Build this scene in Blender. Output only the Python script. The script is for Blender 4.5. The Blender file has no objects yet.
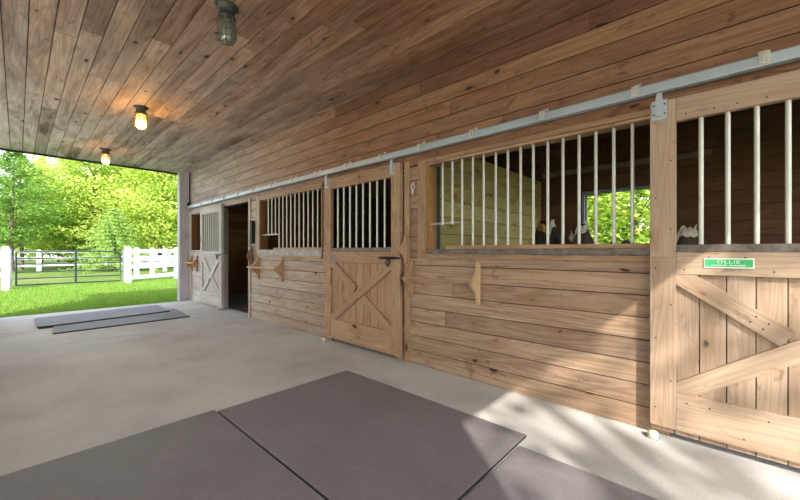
import bpy, math, random
import numpy as np
from mathutils import Vector, Matrix
random.seed(7); np.random.seed(7)
S = bpy.context.scene
COL = S.collection
W = 2.864          # face of the stall wall
CZ = 3.11          # ceiling height
Y0, Y1 = -1.94, 9.65
XL = -0.65         # face of the opposite wall

# ------------------------------------------------------------------ mesh builder
class MB:
    def __init__(s):
        s.v = []; s.f = []; s.gc = []; s.rn = []; s.mi = []; s.sm = []
    def add(s, verts, faces, gc=None, rnd=None, mi=0, smooth=False):
        b = len(s.v); r = random.random() if rnd is None else rnd
        s.v += [tuple(p) for p in verts]
        s.gc += (gc if gc is not None else [tuple(p) for p in verts]); s.rn += [r]*len(verts)
        for f in faces:
            s.f.append([b+i for i in f]); s.mi.append(mi); s.sm.append(smooth)
    def obox(s, c, ax, ay, az, hx, hy, hz, rnd=None, mi=0):
        """box at c; ax is the grain direction (unit), half sizes hx hy hz"""
        c = Vector(c); ax = Vector(ax).normalized(); ay = Vector(ay).normalized(); az = Vector(az).normalized()
        r = random.random() if rnd is None else rnd
        o = (random.random()*50, random.random()*50, random.random()*50)
        V = []; G = []
        for i in (-1, 1):
            for j in (-1, 1):
                for k in (-1, 1):
                    V.append(c+ax*hx*i+ay*hy*j+az*hz*k); G.append((hx*i+o[0], hy*j+o[1], hz*k+o[2]))
        F = [(0,1,3,2),(4,6,7,5),(0,4,5,1),(2,3,7,6),(0,2,6,4),(1,5,7,3)]
        if ax.cross(ay).dot(az) < 0: F = [tuple(reversed(f)) for f in F]
        s.add(V, F, G, r, mi)
    def box(s, x0, x1, y0, y1, z0, z1, g=None, rnd=None, mi=0):
        d = [abs(x1-x0), abs(y1-y0), abs(z1-z0)]
        if g is None: g = 'xyz'[d.index(max(d))]
        E = {'x': Vector((1,0,0)), 'y': Vector((0,1,0)), 'z': Vector((0,0,1))}
        o = {'x': 'xyz', 'y': 'yzx', 'z': 'zxy'}[g]
        hd = {'x': d[0]/2, 'y': d[1]/2, 'z': d[2]/2}
        # second axis = the wider of the other two
        a, b = o[1], o[2]
        if hd[b] > hd[a]: a, b = b, a
        s.obox(((x0+x1)/2, (y0+y1)/2, (z0+z1)/2), E[g], E[a], E[b], hd[g], hd[a], hd[b], rnd, mi)
    def tube(s, pts, r, n=10, mi=0, cap=True, rnd=None):
        pts = [Vector(p) for p in pts]; rs = r if isinstance(r, (list, tuple)) else [r]*len(pts)
        V = []; F = []; up = None
        for i, p in enumerate(pts):
            t = (pts[min(i+1, len(pts)-1)]-pts[max(i-1, 0)]).normalized()
            if up is None: up = Vector((0,0,1)) if abs(t.z) < .9 else Vector((1,0,0))
            u = (up - t*up.dot(t)).normalized(); w = t.cross(u); up = u
            for k in range(n):
                a = 2*math.pi*k/n
                V.append(p+u*rs[i]*math.cos(a)+w*rs[i]*math.sin(a))
        for i in range(len(pts)-1):
            for k in range(n):
                F.append((i*n+k, i*n+(k+1)%n, (i+1)*n+(k+1)%n, (i+1)*n+k))
        s.add(V, F, None, rnd, mi, True)
        if cap:
            m = len(pts)-1
            s.add(V[:n], [tuple(reversed(range(n)))], None, rnd, mi)
            s.add(V[m*n:], [tuple(range(n))], None, rnd, mi)
    def lathe(s, prof, c=(0,0,0), n=20, mi=0):
        V = []; F = []; c = Vector(c)
        for (r, z) in prof:
            for k in range(n):
                a = 2*math.pi*k/n; V.append(c+Vector((r*math.cos(a), r*math.sin(a), z)))
        for i in range(len(prof)-1):
            for k in range(n):
                F.append((i*n+k, (i+1)*n+k, (i+1)*n+(k+1)%n, i*n+(k+1)%n))
        s.add(V, F, None, None, mi, True)
    def prism(s, prof, o, eu, ev, ew, w, mi=0, rnd=None):
        """polygon prof (u,v) in plane eu,ev at o, extruded +-w/2 along ew"""
        o = Vector(o); eu = Vector(eu); ev = Vector(ev); ew = Vector(ew); n = len(prof)
        off = random.random()*40
        V = [o+eu*p[0]+ev*p[1]-ew*w/2 for p in prof]+[o+eu*p[0]+ev*p[1]+ew*w/2 for p in prof]
        G = [(p[1]+off, p[0]+off, 0) for p in prof]+[(p[1]+off, p[0]+off, w) for p in prof]
        F = [tuple(reversed(range(n))), tuple(range(n, 2*n))]+[(i, (i+1)%n, n+(i+1)%n, n+i) for i in range(n)]
        if eu.cross(ev).dot(ew) < 0: F = [tuple(reversed(f)) for f in F]
        s.add(V, F, G, rnd, mi)
    def build(s, name, mats, parent=None, bevel=0, sub=0):
        me = bpy.data.meshes.new(name)
        off = Vector(parent_origin(parent)) if parent else Vector((0,0,0))
        me.from_pydata([(p[0]-off.x, p[1]-off.y, p[2]-off.z) for p in s.v], [], s.f)
        a = me.attributes.new('gc', 'FLOAT_VECTOR', 'POINT'); a.data.foreach_set('vector', np.array(s.gc, dtype=np.float32).ravel())
        a = me.attributes.new('rnd', 'FLOAT', 'POINT'); a.data.foreach_set('value', np.array(s.rn, dtype=np.float32))
        me.polygons.foreach_set('material_index', s.mi); me.polygons.foreach_set('use_smooth', s.sm)
        for m in (mats if isinstance(mats, (list, tuple)) else [mats]): me.materials.append(m)
        o = bpy.data.objects.new(name, me); COL.objects.link(o)
        if parent: o.parent = parent
        if bevel:
            b = o.modifiers.new('bevel', 'BEVEL'); b.width = bevel; b.segments = 2; b.limit_method = 'ANGLE'; b.angle_limit = math.radians(50)
        if sub:
            b = o.modifiers.new('subd', 'SUBSURF'); b.levels = sub; b.render_levels = sub
        return o
def parent_origin(p):
    o = Vector((0,0,0))
    while p: o += p.location; p = p.parent
    return o
def tag(o, label, cat, group=None, kind=None):
    o['label'] = label; o['category'] = cat
    if group: o['group'] = group
    if kind: o['kind'] = kind
    return o
def thing(name, loc, label, cat, group=None, kind=None):
    o = bpy.data.objects.new(name, None); COL.objects.link(o); o.location = loc; o.empty_display_size = .1
    return tag(o, label, cat, group, kind)
def copy_tree(o, parent=None):
    c = o.copy(); COL.objects.link(c)
    if parent: c.parent = parent
    for ch in list(o.children): copy_tree(ch, c)
    return c

# ------------------------------------------------------------------ materials
def new_mat(name):
    m = bpy.data.materials.new(name); m.use_nodes = True; nt = m.node_tree; nt.nodes.clear()
    out = nt.nodes.new('ShaderNodeOutputMaterial'); return m, nt, out
class NT:
    def __init__(s, nt): s.nt = nt
    def n(s, t, **k):
        x = s.nt.nodes.new('ShaderNode'+t)
        for a, b in k.items(): setattr(x, a, b)
        return x
    def l(s, a, b): s.nt.links.new(a, b)
    def val(s, x, sock):
        if hasattr(x, 'is_output'): s.l(x, sock)
        else: sock.default_value = x
    def math(s, op, a, b=0.0, c=None, clamp=False):
        m = s.n('Math', operation=op, use_clamp=clamp); s.val(a, m.inputs[0]); s.val(b, m.inputs[1])
        if c is not None: s.val(c, m.inputs[2])
        return m.outputs[0]
    def mix(s, f, a, b, mode='MIX'):
        m = s.n('Mix', data_type='RGBA', blend_type=mode); s.val(f, m.inputs[0]); s.val(a, m.inputs[6]); s.val(b, m.inputs[7]); return m.outputs[2]
    def vmul(s, v, k):
        m = s.n('VectorMath', operation='MULTIPLY'); s.val(v, m.inputs[0]); s.val(k, m.inputs[1]); return m.outputs[0]
    def vadd(s, v, k):
        m = s.n('VectorMath', operation='ADD'); s.val(v, m.inputs[0]); s.val(k, m.inputs[1]); return m.outputs[0]
    def noise(s, v, scale, detail=3, rough=.55, dist=0):
        m = s.n('TexNoise'); s.val(v, m.inputs['Vector']); m.inputs['Scale'].default_value = scale; m.inputs['Detail'].default_value = detail
        m.inputs['Roughness'].default_value = rough; m.inputs['Distortion'].default_value = dist; return m.outputs[0]
    def ramp(s, f, stops, interp='LINEAR'):
        m = s.n('ValToRGB'); s.val(f, m.inputs[0]); e = m.color_ramp.elements; m.color_ramp.interpolation = interp
        while len(e) < len(stops): e.new(.5)
        for i, (p, c) in enumerate(stops): e[i].position = p; e[i].color = (*c, 1) if len(c) == 3 else c
        return m.outputs[0]
    def rng(s, x, a, b, c=0., d=1.):
        m = s.n('MapRange'); s.val(x, m.inputs[0])
        for i, q in enumerate((a, b, c, d)): m.inputs[i+1].default_value = q
        return m.outputs[0]
    def bsdf(s, out, col, rough=.6, metal=0., bump=None, bs=.2, bd=.01, spec=.5):
        p = s.n('BsdfPrincipled'); s.val(col, p.inputs['Base Color']); s.val(rough, p.inputs['Roughness']); s.val(metal, p.inputs['Metallic'])
        p.inputs['Specular IOR Level'].default_value = spec
        if bump is not None:
            b = s.n('Bump'); b.inputs['Strength'].default_value = bs; b.inputs['Distance'].default_value = bd; s.l(bump, b.inputs['Height']); s.l(b.outputs[0], p.inputs['Normal'])
        s.l(p.outputs[0], out.inputs[0]); return p
def srgb(r, g, b):
    f = lambda c: (c/255/12.92) if c <= 10 else ((c/255+.055)/1.055)**2.4
    return (f(r), f(g), f(b))

def wood(name, cols, grain=.35, knots=1.0, weather_light=0.0, far_light_y=None, pale_col=(185,180,176), stain=.0, stcol=(70,52,42), rough=.65, kscale=1.0, fine=1.0):
    """plank wood: gc = (along, across, depth) per board, rnd = per board"""
    m, nt, out = new_mat(name); N = NT(nt)
    g = N.n('Attribute', attribute_name='gc').outputs['Vector']; r = N.n('Attribute', attribute_name='rnd').outputs['Fac']
    base = N.ramp(r, [(i/(len(cols)-1), srgb(*c)) for i, c in enumerate(cols)])
    # growth-ring bands, stretched along the board
    v1 = N.vmul(g, (.55, 9.0, 3.0))
    big = N.noise(v1, 1.0, 2, .5, .35)
    ring = N.math('SINE', N.math('MULTIPLY', big, 62.0))
    ring = N.math('POWER', N.rng(ring, -1, 1, 0, 1), .6)
    fib = N.noise(N.vmul(g, (3.0*fine, 160.0*fine, 60.0)), 1.0, 3, .6)
    tone = N.noise(N.vmul(g, (1.3, 2.2, 1.0)), 1.0, 2, .5)
    gr = N.math('ADD', N.math('MULTIPLY', ring, .40), N.math('MULTIPLY', fib, .60))
    dark = N.mix(1.0, base, (.40, .30, .235, 1), 'MULTIPLY')
    c = N.mix(N.math('MULTIPLY', N.rng(gr, .25, .95, 1, 0), grain), base, dark)
    c = N.mix(N.rng(tone, .35, .75, 0, .4), c, dark)
    sm = N.noise(N.vmul(g, (5.5, 11.0, 1.0)), 1.0, 3, .6, 1.0)
    smk = N.math('MULTIPLY', N.rng(sm, .60, .70, 0, .75), min(1, knots*.8)); c = N.mix(smk, c, dark)
    # knots
    vo = N.n('TexVoronoi', feature='F1'); wn = N.n('TexNoise'); N.l(N.vmul(g, (9, 16, 1)), wn.inputs['Vector']); wn.inputs['Scale'].default_value = 1.0
    N.l(N.vadd(N.vmul(g, (3.0*kscale, 6.2*kscale, 0.0)), N.vmul(wn.outputs['Color'], (.34, .30, 0))), vo.inputs['Vector']); vo.inputs['Scale'].default_value = 1.0; vo.inputs['Randomness'].default_value = 1.0
    sp = N.n('SeparateColor'); N.l(vo.outputs['Color'], sp.inputs[0])
    has = N.math('GREATER_THAN', sp.outputs[0], 1-.5*knots)
    ks = N.rng(sp.outputs[1], 0, 1, .05, .15); kn = N.math('MULTIPLY', N.rng(N.math('DIVIDE', vo.outputs['Distance'], ks), .55, 1.1, 1, 0), has)
    halo = N.math('MULTIPLY', N.rng(vo.outputs['Distance'], .1, .45, .8, 0), has)
    c = N.mix(halo, c, N.mix(1.0, base, (.55, .40, .30, 1), 'MULTIPLY'))
    c = N.mix(N.math('MULTIPLY', kn, .92), c, (*srgb(46, 29, 20), 1))
    if weather_light or far_light_y:
        pale_f = N.rng(N.noise(N.vmul(g, (1.2, 7.0, 2.0)), 1.0, 4, .6), .3, .7, .55, 1.15)
        if far_light_y:
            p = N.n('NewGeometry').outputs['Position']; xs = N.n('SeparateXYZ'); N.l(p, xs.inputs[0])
            k = N.rng(xs.outputs[1], far_light_y[0], far_light_y[1], weather_light, far_light_y[2])  # daylight from the far opening painted in: wood pales towards that end
            pale_f = N.math('MULTIPLY', pale_f, k, clamp=True)
        else: pale_f = N.math('MULTIPLY', pale_f, weather_light, clamp=True)
        gcol = N.mix(N.math('MULTIPLY', N.rng(gr, .25, .95, 1, 0), .5), (*srgb(*pale_col), 1), (*srgb(*[x*.72 for x in pale_col]), 1))
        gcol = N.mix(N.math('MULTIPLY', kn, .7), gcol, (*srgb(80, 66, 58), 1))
        c = N.mix(pale_f, c, gcol)
    if stain:
        st = N.noise(N.vmul(N.vadd(g, (3.3, 7.7, 0)), (.8, 4.6, 1.0)), 1.0, 5, .65, .8)
        rb = N.n('TexWhiteNoise', noise_dimensions='1D'); N.l(r, rb.inputs['W'])
        st2 = N.math('MULTIPLY', N.math('ADD', N.rng(st, .46, .72, 0, .8), N.rng(rb.outputs[0], .78, .86, 0, .55)), stain, clamp=True)
        c = N.mix(st2, c, (*srgb(*stcol), 1))
    c = N.mix(N.math('MULTIPLY', smk, .5), c, N.mix(1.0, c, (.45, .36, .30, 1), 'MULTIPLY'))
    c = N.mix(N.math('MULTIPLY', kn, .8), c, (*srgb(46, 29, 20), 1))
    N.bsdf(out, c, rough, 0, gr, .25, .004, .3)
    return m
def plain(name, col, rough=.6, metal=0., var=.15, scale=8., bs=0., col2=None, spec=.5, bscale=None):
    m, nt, out = new_mat(name); N = NT(nt)
    p = N.n('TexCoord').outputs['Object']
    n = N.noise(p, scale, 4, .6)
    c1 = srgb(*col); c2 = srgb(*(col2 or [x*(1-var*1.6) for x in col]))
    c = N.ramp(n, [(.3, c2), (.65, c1)])
    b = N.noise(p, bscale or scale*6, 3, .6)
    N.bsdf(out, c, rough, metal, b if bs else None, bs, .004, spec)
    return m

M = {}
TAN = [(176,138,106),(192,156,124),(168,126,92),(200,166,134),(184,146,112)]
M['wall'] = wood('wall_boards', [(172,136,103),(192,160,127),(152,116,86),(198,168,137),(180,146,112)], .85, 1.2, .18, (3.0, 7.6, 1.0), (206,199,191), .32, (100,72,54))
M['wallup'] = wood('upper_wall_boards', [(154,106,70),(176,130,92),(126,82,54),(182,140,102),(146,98,64)], .8, 1.3, .06, (3.6, 8.2, 1.0), (200,192,184), .45, (80,51,34))  # brown wood, darkened in colour for the weaker light above the track
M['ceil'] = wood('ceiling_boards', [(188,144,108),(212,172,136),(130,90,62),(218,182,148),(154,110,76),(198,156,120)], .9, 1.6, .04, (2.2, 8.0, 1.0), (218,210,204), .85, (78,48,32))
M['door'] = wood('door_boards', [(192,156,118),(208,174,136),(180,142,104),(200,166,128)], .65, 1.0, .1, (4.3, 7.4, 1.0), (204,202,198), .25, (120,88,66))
M['doorpale'] = wood('weathered_door_boards', [(190,162,134),(200,173,147),(180,150,122),(196,167,141)], .55, 1.0, .3, None, (198,186,170), .22, (126,98,78))
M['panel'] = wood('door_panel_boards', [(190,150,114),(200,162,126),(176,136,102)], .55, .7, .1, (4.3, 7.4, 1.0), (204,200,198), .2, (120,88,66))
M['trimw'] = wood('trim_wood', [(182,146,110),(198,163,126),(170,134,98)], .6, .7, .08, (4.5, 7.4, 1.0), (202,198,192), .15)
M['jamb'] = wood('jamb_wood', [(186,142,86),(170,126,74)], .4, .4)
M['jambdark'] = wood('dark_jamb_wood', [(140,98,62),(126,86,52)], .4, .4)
M['rubberside'] = plain('black_rubber_edge', (44, 42, 44), .7, 0, .2, 20)
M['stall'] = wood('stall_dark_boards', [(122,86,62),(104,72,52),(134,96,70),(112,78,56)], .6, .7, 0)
M['treated'] = wood('treated_boards', [(206,192,118),(192,178,104),(214,202,134)], .35, 1.0, 0)
M['left'] = wood('left_wall_boards', [(190,152,116),(204,168,132),(180,140,104)], .4, .8, 0)
M['post'] = wood('weathered_post', [(190,188,196),(202,200,208)], .35, .3, .3, None, (206,204,212))
M['peg'] = wood('bracket_wood', [(180,146,116),(190,156,126)], .35, .2, 0)
M['pegpale'] = wood('bracket_pale_wood', [(216,186,150),(208,176,138)], .2, .1, 0)
M['core'] = plain('dark_wall_core', (58, 42, 32), .9)
M['bar'] = plain('galvanised_bar', (188, 186, 176), .42, .55, .04, 3)
M['galv'] = plain('galvanised_track', (176, 184, 190), .45, .5, .05, 2.5)
M['galvdull'] = plain('dull_steel_channel', (122, 114, 108), .55, .4, .3, 18, col2=(84, 74, 66))
M['nickel'] = plain('nickel_fitting', (214, 212, 200), .35, .6, .1, 30)
M['lampbase'] = plain('dark_lamp_casting', (92, 92, 88), .5, .4, .2, 20)
M['black'] = plain('black_metal', (34, 33, 34), .5, .5, .2, 20)
M['nail'] = plain('nail_heads', (66, 48, 38), .6, .3, .2, 40)
M['white'] = plain('white_fence_vinyl', (236, 236, 238), .5, 0, .06, 3)
M['gate'] = plain('dark_gate_tube', (40, 56, 58), .45, .3, .2, 6)
M['gatepost'] = plain('grey_gate_post', (150, 158, 172), .5, .5, .12, 6)
M['leather'] = plain('brown_leather', (134, 90, 62), .5, 0, .3, 30)
M['strap'] = plain('black_nylon', (30, 31, 36), .7, 0, .2, 30)
M['ledge'] = plain('ledge_board', (150, 128, 108), .8, 0, .2, 6)
M['greensteel'] = plain('dark_green_steel', (58, 78, 66), .5, .2, .25, 12)
M['sillgrey'] = plain('worn_grey_sill', (172, 166, 160), .6, .15, .2, 14, col2=(132, 126, 120))
M['signgreen'] = plain('sign_green', (66, 178, 108), .4, 0, .05, 8)
M['signwhite'] = plain('sign_white', (225, 236, 226), .4, 0, .04, 8)
M['platemetal'] = plain('small_plate', (120, 128, 138), .4, .4, .1, 10)
M['dirt'] = plain('stall_dirt_floor', (92, 84, 84), .95, 0, .3, 5, .4)
M['bark'] = plain('bark', (112, 98, 84), .9, 0, .35, 6, .5)
M['fascia'] = plain('dark_fascia', (46, 44, 44), .8, 0, .2, 5)
M['cream'] = plain('cream_plastic', (222, 206, 180), .6, 0, .1, 20)
M['sack'] = plain('dark_sack', (78, 60, 48), .8, 0, .5, 6, .5, (46,35,29))
M['sackpale'] = plain('torn_pale_edge', (226, 214, 196), .8, 0, .2, 12, .3)
M['straw'] = plain('straw_gold', (190, 150, 84), .8, 0, .3, 12, .3)

def concrete():
    m, nt, out = new_mat('broom_concrete'); N = NT(nt); p = N.n('TexCoord').outputs['Object']
    n1 = N.noise(p, 1.1, 5, .6, .2); n2 = N.noise(p, 90, 3, .7); n3 = N.noise(N.vmul(p, (1, .35, 1)), .7, 4, .6, .5)
    c = N.ramp(n1, [(.3, srgb(170,166,163)), (.5, srgb(188,185,182)), (.72, srgb(201,199,196))])
    c = N.mix(N.rng(n3, .5, .72, 0, .25), c, (*srgb(150,144,136), 1))
    c = N.mix(N.rng(n2, .4, .75, 0, .28), c, (*srgb(128,122,116), 1))
    n4 = N.noise(p, 5.0, 5, .7); c = N.mix(N.rng(n4, .62, .74, 0, .35), c, (*srgb(206,202,194), 1))
    N.bsdf(out, c, .8, 0, n2, .35, .004, .3); return m
M['concrete'] = concrete()
def rubber(name, c1, c2, c3):
    m, nt, out = new_mat(name); N = NT(nt); p = N.n('TexCoord').outputs['Object']
    n1 = N.noise(p, 1.6, 5, .65, .3); n2 = N.noise(p, 140, 2, .7); n3 = N.noise(p, 7, 4, .7)
    c = N.ramp(n1, [(.3, srgb(*c1)), (.7, srgb(*c2))])
    c = N.mix(N.rng(n3, .55, .8, 0, .35), c, (*srgb(*c3), 1))
    c = N.mix(N.rng(n2, .35, .75, .35, 0), c, (*srgb(*[x*.6 for x in c1]), 1))
    N.bsdf(out, c, .62, 0, n2, .6, .004, .45); return m
M['rubber'] = rubber('rubber_mat', (122,116,119), (136,130,132), (160,154,153))
M['rubber2'] = rubber('grey_rubber_mat', (112,110,118), (130,128,138), (152,150,156))
def grass():
    m, nt, out = new_mat('lawn'); N = NT(nt); p = N.n('TexCoord').outputs['Object']
    n1 = N.noise(p, .35, 4, .6, .3); n2 = N.noise(p, 9, 4, .7); n3 = N.noise(p, 60, 2, .7)
    c = N.ramp(n1, [(.32, srgb(96,124,54)), (.5, srgb(116,136,68)), (.68, srgb(152,148,98))])
    c = N.mix(N.rng(n2, .35, .7, .5, 0), c, (*srgb(52,84,26), 1))
    c = N.mix(N.rng(n3, .4, .7, .4, 0), c, (*srgb(44,72,22), 1))
    N.bsdf(out, c, .9, 0, n3, .8, .03, .1); return m
M['grass'] = grass()
def leafmat(name, stops, trans=.45):
    m, nt, out = new_mat(name); N = NT(nt)
    r = N.n('Attribute', attribute_name='rnd').outputs['Fac']
    c = N.ramp(r, [(i/(len(stops)-1), srgb(*q)) for i, q in enumerate(stops)])
    d = N.n('BsdfDiffuse'); t = N.n('BsdfTranslucent'); N.l(c, d.inputs[0]); N.l(N.mix(1.0, c, (1.0, 1.0, .72, 1), 'MULTIPLY'), t.inputs[0])
    x = N.n('MixShader'); x.inputs[0].default_value = trans; N.l(d.outputs[0], x.inputs[1]); N.l(t.outputs[0], x.inputs[2]); N.l(x.outputs[0], out.inputs[0]); return m
M['leaf'] = leafmat('leaves_yellow_green', [(150,182,78),(186,206,98),(210,222,128),(164,196,84),(112,150,62)], .5)
M['leafmid'] = leafmat('leaves_mid_green', [(84,128,62),(116,156,74),(140,174,92),(98,142,62)], .5)
M['leafpine'] = leafmat('needles_pale_green', [(140,172,92),(166,194,110),(120,156,80)], .35)
M['blade'] = leafmat('grass_blades', [(100,146,56),(132,164,72),(112,152,60),(156,172,98)], .35)
def glassmat(name, tint, tr=.6, emit=None):
    m, nt, out = new_mat(name); N = NT(nt)
    a = N.n('BsdfTransparent'); a.inputs[0].default_value = (*tint, 1)
    b = N.n('BsdfGlossy'); b.inputs[0].default_value = (.9, .92, .9, 1); b.inputs['Roughness'].default_value = .12
    d = N.n('BsdfTranslucent'); d.inputs[0].default_value = (*tint, 1)
    x = N.n('MixShader'); x.inputs[0].default_value = .45; N.l(b.outputs[0], x.inputs[1]); N.l(d.outputs[0], x.inputs[2])
    y = N.n('MixShader'); y.inputs[0].default_value = tr; N.l(x.outputs[0], y.inputs[1]); N.l(a.outputs[0], y.inputs[2]); N.l(y.outputs[0], out.inputs[0]); return m
M['glass'] = glassmat('jar_glass', (.78, .83, .80), .55)
M['amber'] = glassmat('amber_jar_glass', (1.0, .74, .32), .5)
M['bulboff'] = plain('frosted_bulb', (214, 216, 210), .4, 0, .05, 10)
def emis(name, col, s):
    m, nt, out = new_mat(name); e = nt.nodes.new('ShaderNodeEmission'); e.inputs[0].default_value = (*col, 1); e.inputs[1].default_value = s
    nt.links.new(e.outputs[0], out.inputs[0]); return m
M['bulb'] = emis('lit_bulb', (1.0, .66, .22), 5)
M['bulbdim'] = emis('lit_bulb_dim', (1.0, .62, .45), 2.2)

# ------------------------------------------------------------------ the setting
def struct(o, label, cat): return tag(o, label, cat, kind='structure')
def courses_x(mb, xf, th, ya, yb, za, zb, ch=.15, lo=1.4, hi=3.8, gap=.007):
    """horizontal boards on a wall facing -X (face at xf, thickness th towards +X); seams stay on one z grid"""
    k = math.floor(za/ch+1e-6)
    while k*ch < zb-1e-4:
        z0, z1 = max(za, k*ch), min(zb, (k+1)*ch); k += 1
        if z1-z0 < .012: continue
        y = ya-random.uniform(0, 2.4) if yb-ya > 2.6 else ya
        while y < yb-1e-4:
            L = random.uniform(lo, hi); e = y+L
            if yb-e < .5: e = yb
            a, b = max(y, ya), min(e, yb)
            if b-a > .02:
                j = random.uniform(-.0015, .0015)
                mb.box(xf+j, xf+th, a+(.001 if a > ya else 0), b-(.001 if b < yb else 0), z0+gap/2, z1-gap/2, 'y')
            y = e
def courses_y(mb, yf, th, xa, xb, za, zb, ch=.15, gap=.009):
    k = math.floor(za/ch+1e-6)
    while k*ch < zb-1e-4:
        z0, z1 = max(za, k*ch), min(zb, (k+1)*ch); k += 1
        if z1-z0 > .012: mb.box(xa, xb, yf, yf+th, z0+gap/2, z1-gap/2, 'x')

# floor slabs with a control joint
mb = MB()
JY = 6.25
mb.box(XL-.12, W+.14, JY+.004, 9.57, -.12, 0); mb.box(XL-.12, W+.14, -3.4, JY-.004, -.12, 0)
mb.box(XL-.1, W+.12, JY-.1, JY+.1, -.14, -.012)
struct(mb.build('floor', M['concrete']), 'pale broom-finished concrete aisle floor', 'floor')
mb = MB(); mb.box(W+.14, 6.5, Y0, 9.8, -.1, -.004)
struct(mb.build('ground_stall_floor', M['dirt']), 'dark dirt floor inside the stalls', 'floor')
mb = MB(); n = 60
gx = np.linspace(-70, 80, n); gy = np.linspace(-60, 110, n)
V = [(x, y, -.06) for y in gy for x in gx]; F = [(j*n+i, j*n+i+1, (j+1)*n+i+1, (j+1)*n+i) for j in range(n-1) for i in range(n-1)]
mb.add(V, F); struct(mb.build('ground_lawn', M['grass']), 'green mown lawn outside the barn', 'lawn')

# ceiling boards run along the aisle
mb = MB(); x = XL-.05; bw = .152
while x < W+.01:
    y = Y0-random.uniform(0, 3.0)
    while y < 9.86:
        L = random.uniform(1.8, 4.6); e = min(y+L, 9.86); a = max(y, Y0)
        if e-a > .05:
            mb.box(x+.004, min(x+bw, W+.02)-.003, a+.001, e-.001, CZ+random.uniform(-.0012, .0012), CZ+.022, 'y')
        y += L
    x += bw
mb.box(XL-.1, W+.05, Y0, 9.86, CZ+.022, CZ+.06, 'y', mi=1)
struct(mb.build('ceiling', [M['ceil'], M['core']]), 'long stained pine board ceiling', 'ceiling')
mb = MB(); mb.box(XL-.9, 6.9, Y0, 9.86, CZ+.062, CZ+.2, 'y')
struct(mb.build('roof', M['core']), 'roof deck above the aisle and stalls', 'roof')
mb = MB(); mb.box(XL-.2, W+.2, 9.862, 9.90, CZ-.035, CZ+.2, 'x')
struct(mb.build('trim_1', M['fascia']), 'thin dark fascia along the far ceiling edge', 'trim')

# stall wall: openings  A window 7.80-9.52, A doorway 6.36-7.67, B window 4.10-5.96, B doorway 2.70-3.88, C window .40-2.26, C doorway -.86..0.26
OPEN_TOP, SILL = 2.11, 1.17
solid = [(9.52, 9.65), (7.67, 7.80), (5.96, 6.36), (3.88, 4.10), (2.26, 2.70), (.26, .30), (Y0, -.86)]
wins = [(7.80, 9.52), (4.10, 5.96), (.30, 2.26)]
doorways = [(6.36, 7.67), (2.70, 3.88), (-.86, .26)]
mb = MB(); up = MB()
low_ranges = [(7.67, 9.65), (3.88, 6.36), (.26, 2.70), (Y0, -.86)]
for a, b in low_ranges: courses_x(mb, W, .022, a, b, 0.0, 1.13)
for a, b in solid: courses_x(mb, W, .022, a, b, 1.13, OPEN_TOP)
for a, b in low_ranges: mb.box(W+.022, W+.11, a, b, 0, 1.13, mi=1)
for a, b in solid: mb.box(W+.022, W+.11, a, b, 1.13, OPEN_TOP, 'z', mi=1)
for a, b in wins: mb.box(W+.022, W+.11, a, b, 1.13, SILL-.01, mi=1)
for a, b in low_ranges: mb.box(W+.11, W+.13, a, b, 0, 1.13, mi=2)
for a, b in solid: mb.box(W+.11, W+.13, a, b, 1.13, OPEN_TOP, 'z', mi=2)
for a, b in doorways:   # jamb boards
    mb.box(W-.004, W+.134, a-.02, a, 0, OPEN_TOP, 'z', mi=3); mb.box(W-.004, W+.134, b, b+.02, 0, OPEN_TOP, 'z', mi=3)
struct(mb.build('wall_right', [M['wall'], M['core'], M['stall'], M['trimw']]), 'horizontal board stall fronts along the right of the aisle', 'wall')
mb = MB()
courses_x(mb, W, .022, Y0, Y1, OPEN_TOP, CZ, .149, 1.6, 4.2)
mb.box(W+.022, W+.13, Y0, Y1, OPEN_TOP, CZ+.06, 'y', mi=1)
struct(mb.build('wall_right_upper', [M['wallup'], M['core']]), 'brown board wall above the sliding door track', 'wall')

# opposite wall, end return, stall shells
mb = MB(); courses_x(mb, XL-.022, .022, Y0, Y1, 0, .9, .15); mb.box(XL-.14, XL-.022, Y0, Y1, 0, .9, mi=1)
mb.box(XL-.14, XL, Y0, Y0+.12, .9, CZ+.06, 'z'); mb.box(XL-.14, XL, Y1-.12, Y1, .9, CZ+.06, 'z')
for k in range(1, 5): mb.box(XL-.1, XL-.02, Y0+k*(Y1-Y0)/5-.05, Y0+k*(Y1-Y0)/5+.05, .9, CZ+.06, 'z')
struct(mb.build('wall_left', [M['left'], M['core']]), 'board wall along the left of the aisle', 'wall')
def translucent():
    m, nt, out = new_mat('translucent_panel'); t = nt.nodes.new('ShaderNodeBsdfTranslucent'); t.inputs[0].default_value = (.9, .9, .88, 1)
    d = nt.nodes.new('ShaderNodeBsdfDiffuse'); d.inputs[0].default_value = (.9, .9, .88, 1); x = nt.nodes.new('ShaderNodeMixShader'); x.inputs[0].default_value = .72
    nt.links.new(d.outputs[0], x.inputs[1]); nt.links.new(t.outputs[0], x.inputs[2]); nt.links.new(x.outputs[0], out.inputs[0]); return m
mb = MB(); n = 380; V = []; F = []
for i in range(n+1):
    y = Y0+.12+(Y1-Y0-.24)*i/n; x = XL-.11+.012*math.sin(2*math.pi*i/8); V += [(x, y, .9), (x, y, CZ+.06)]
for i in range(n): F.append((2*i, 2*i+2, 2*i+3, 2*i+1))
mb.add(V, F); struct(mb.build('added_light_panel', translucent()), 'long white translucent panel, unseen, added along the left to light the aisle', 'window')  # unseen panel added to spread sun and sky light into the aisle
mb = MB()
for i in range(2): mb.box(2.632+i*.118, 2.632+(i+1)*.118-.004, 9.62, 9.66, 0, CZ, 'z')
mb.box(2.64, 2.86, 9.66, 9.82, 0, CZ, 'z', mi=0)
struct(mb.build('wall_far', M['post']), 'grey weathered boarded corner return at the far opening', 'wall')
XB = 6.37
mb = MB()
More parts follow.
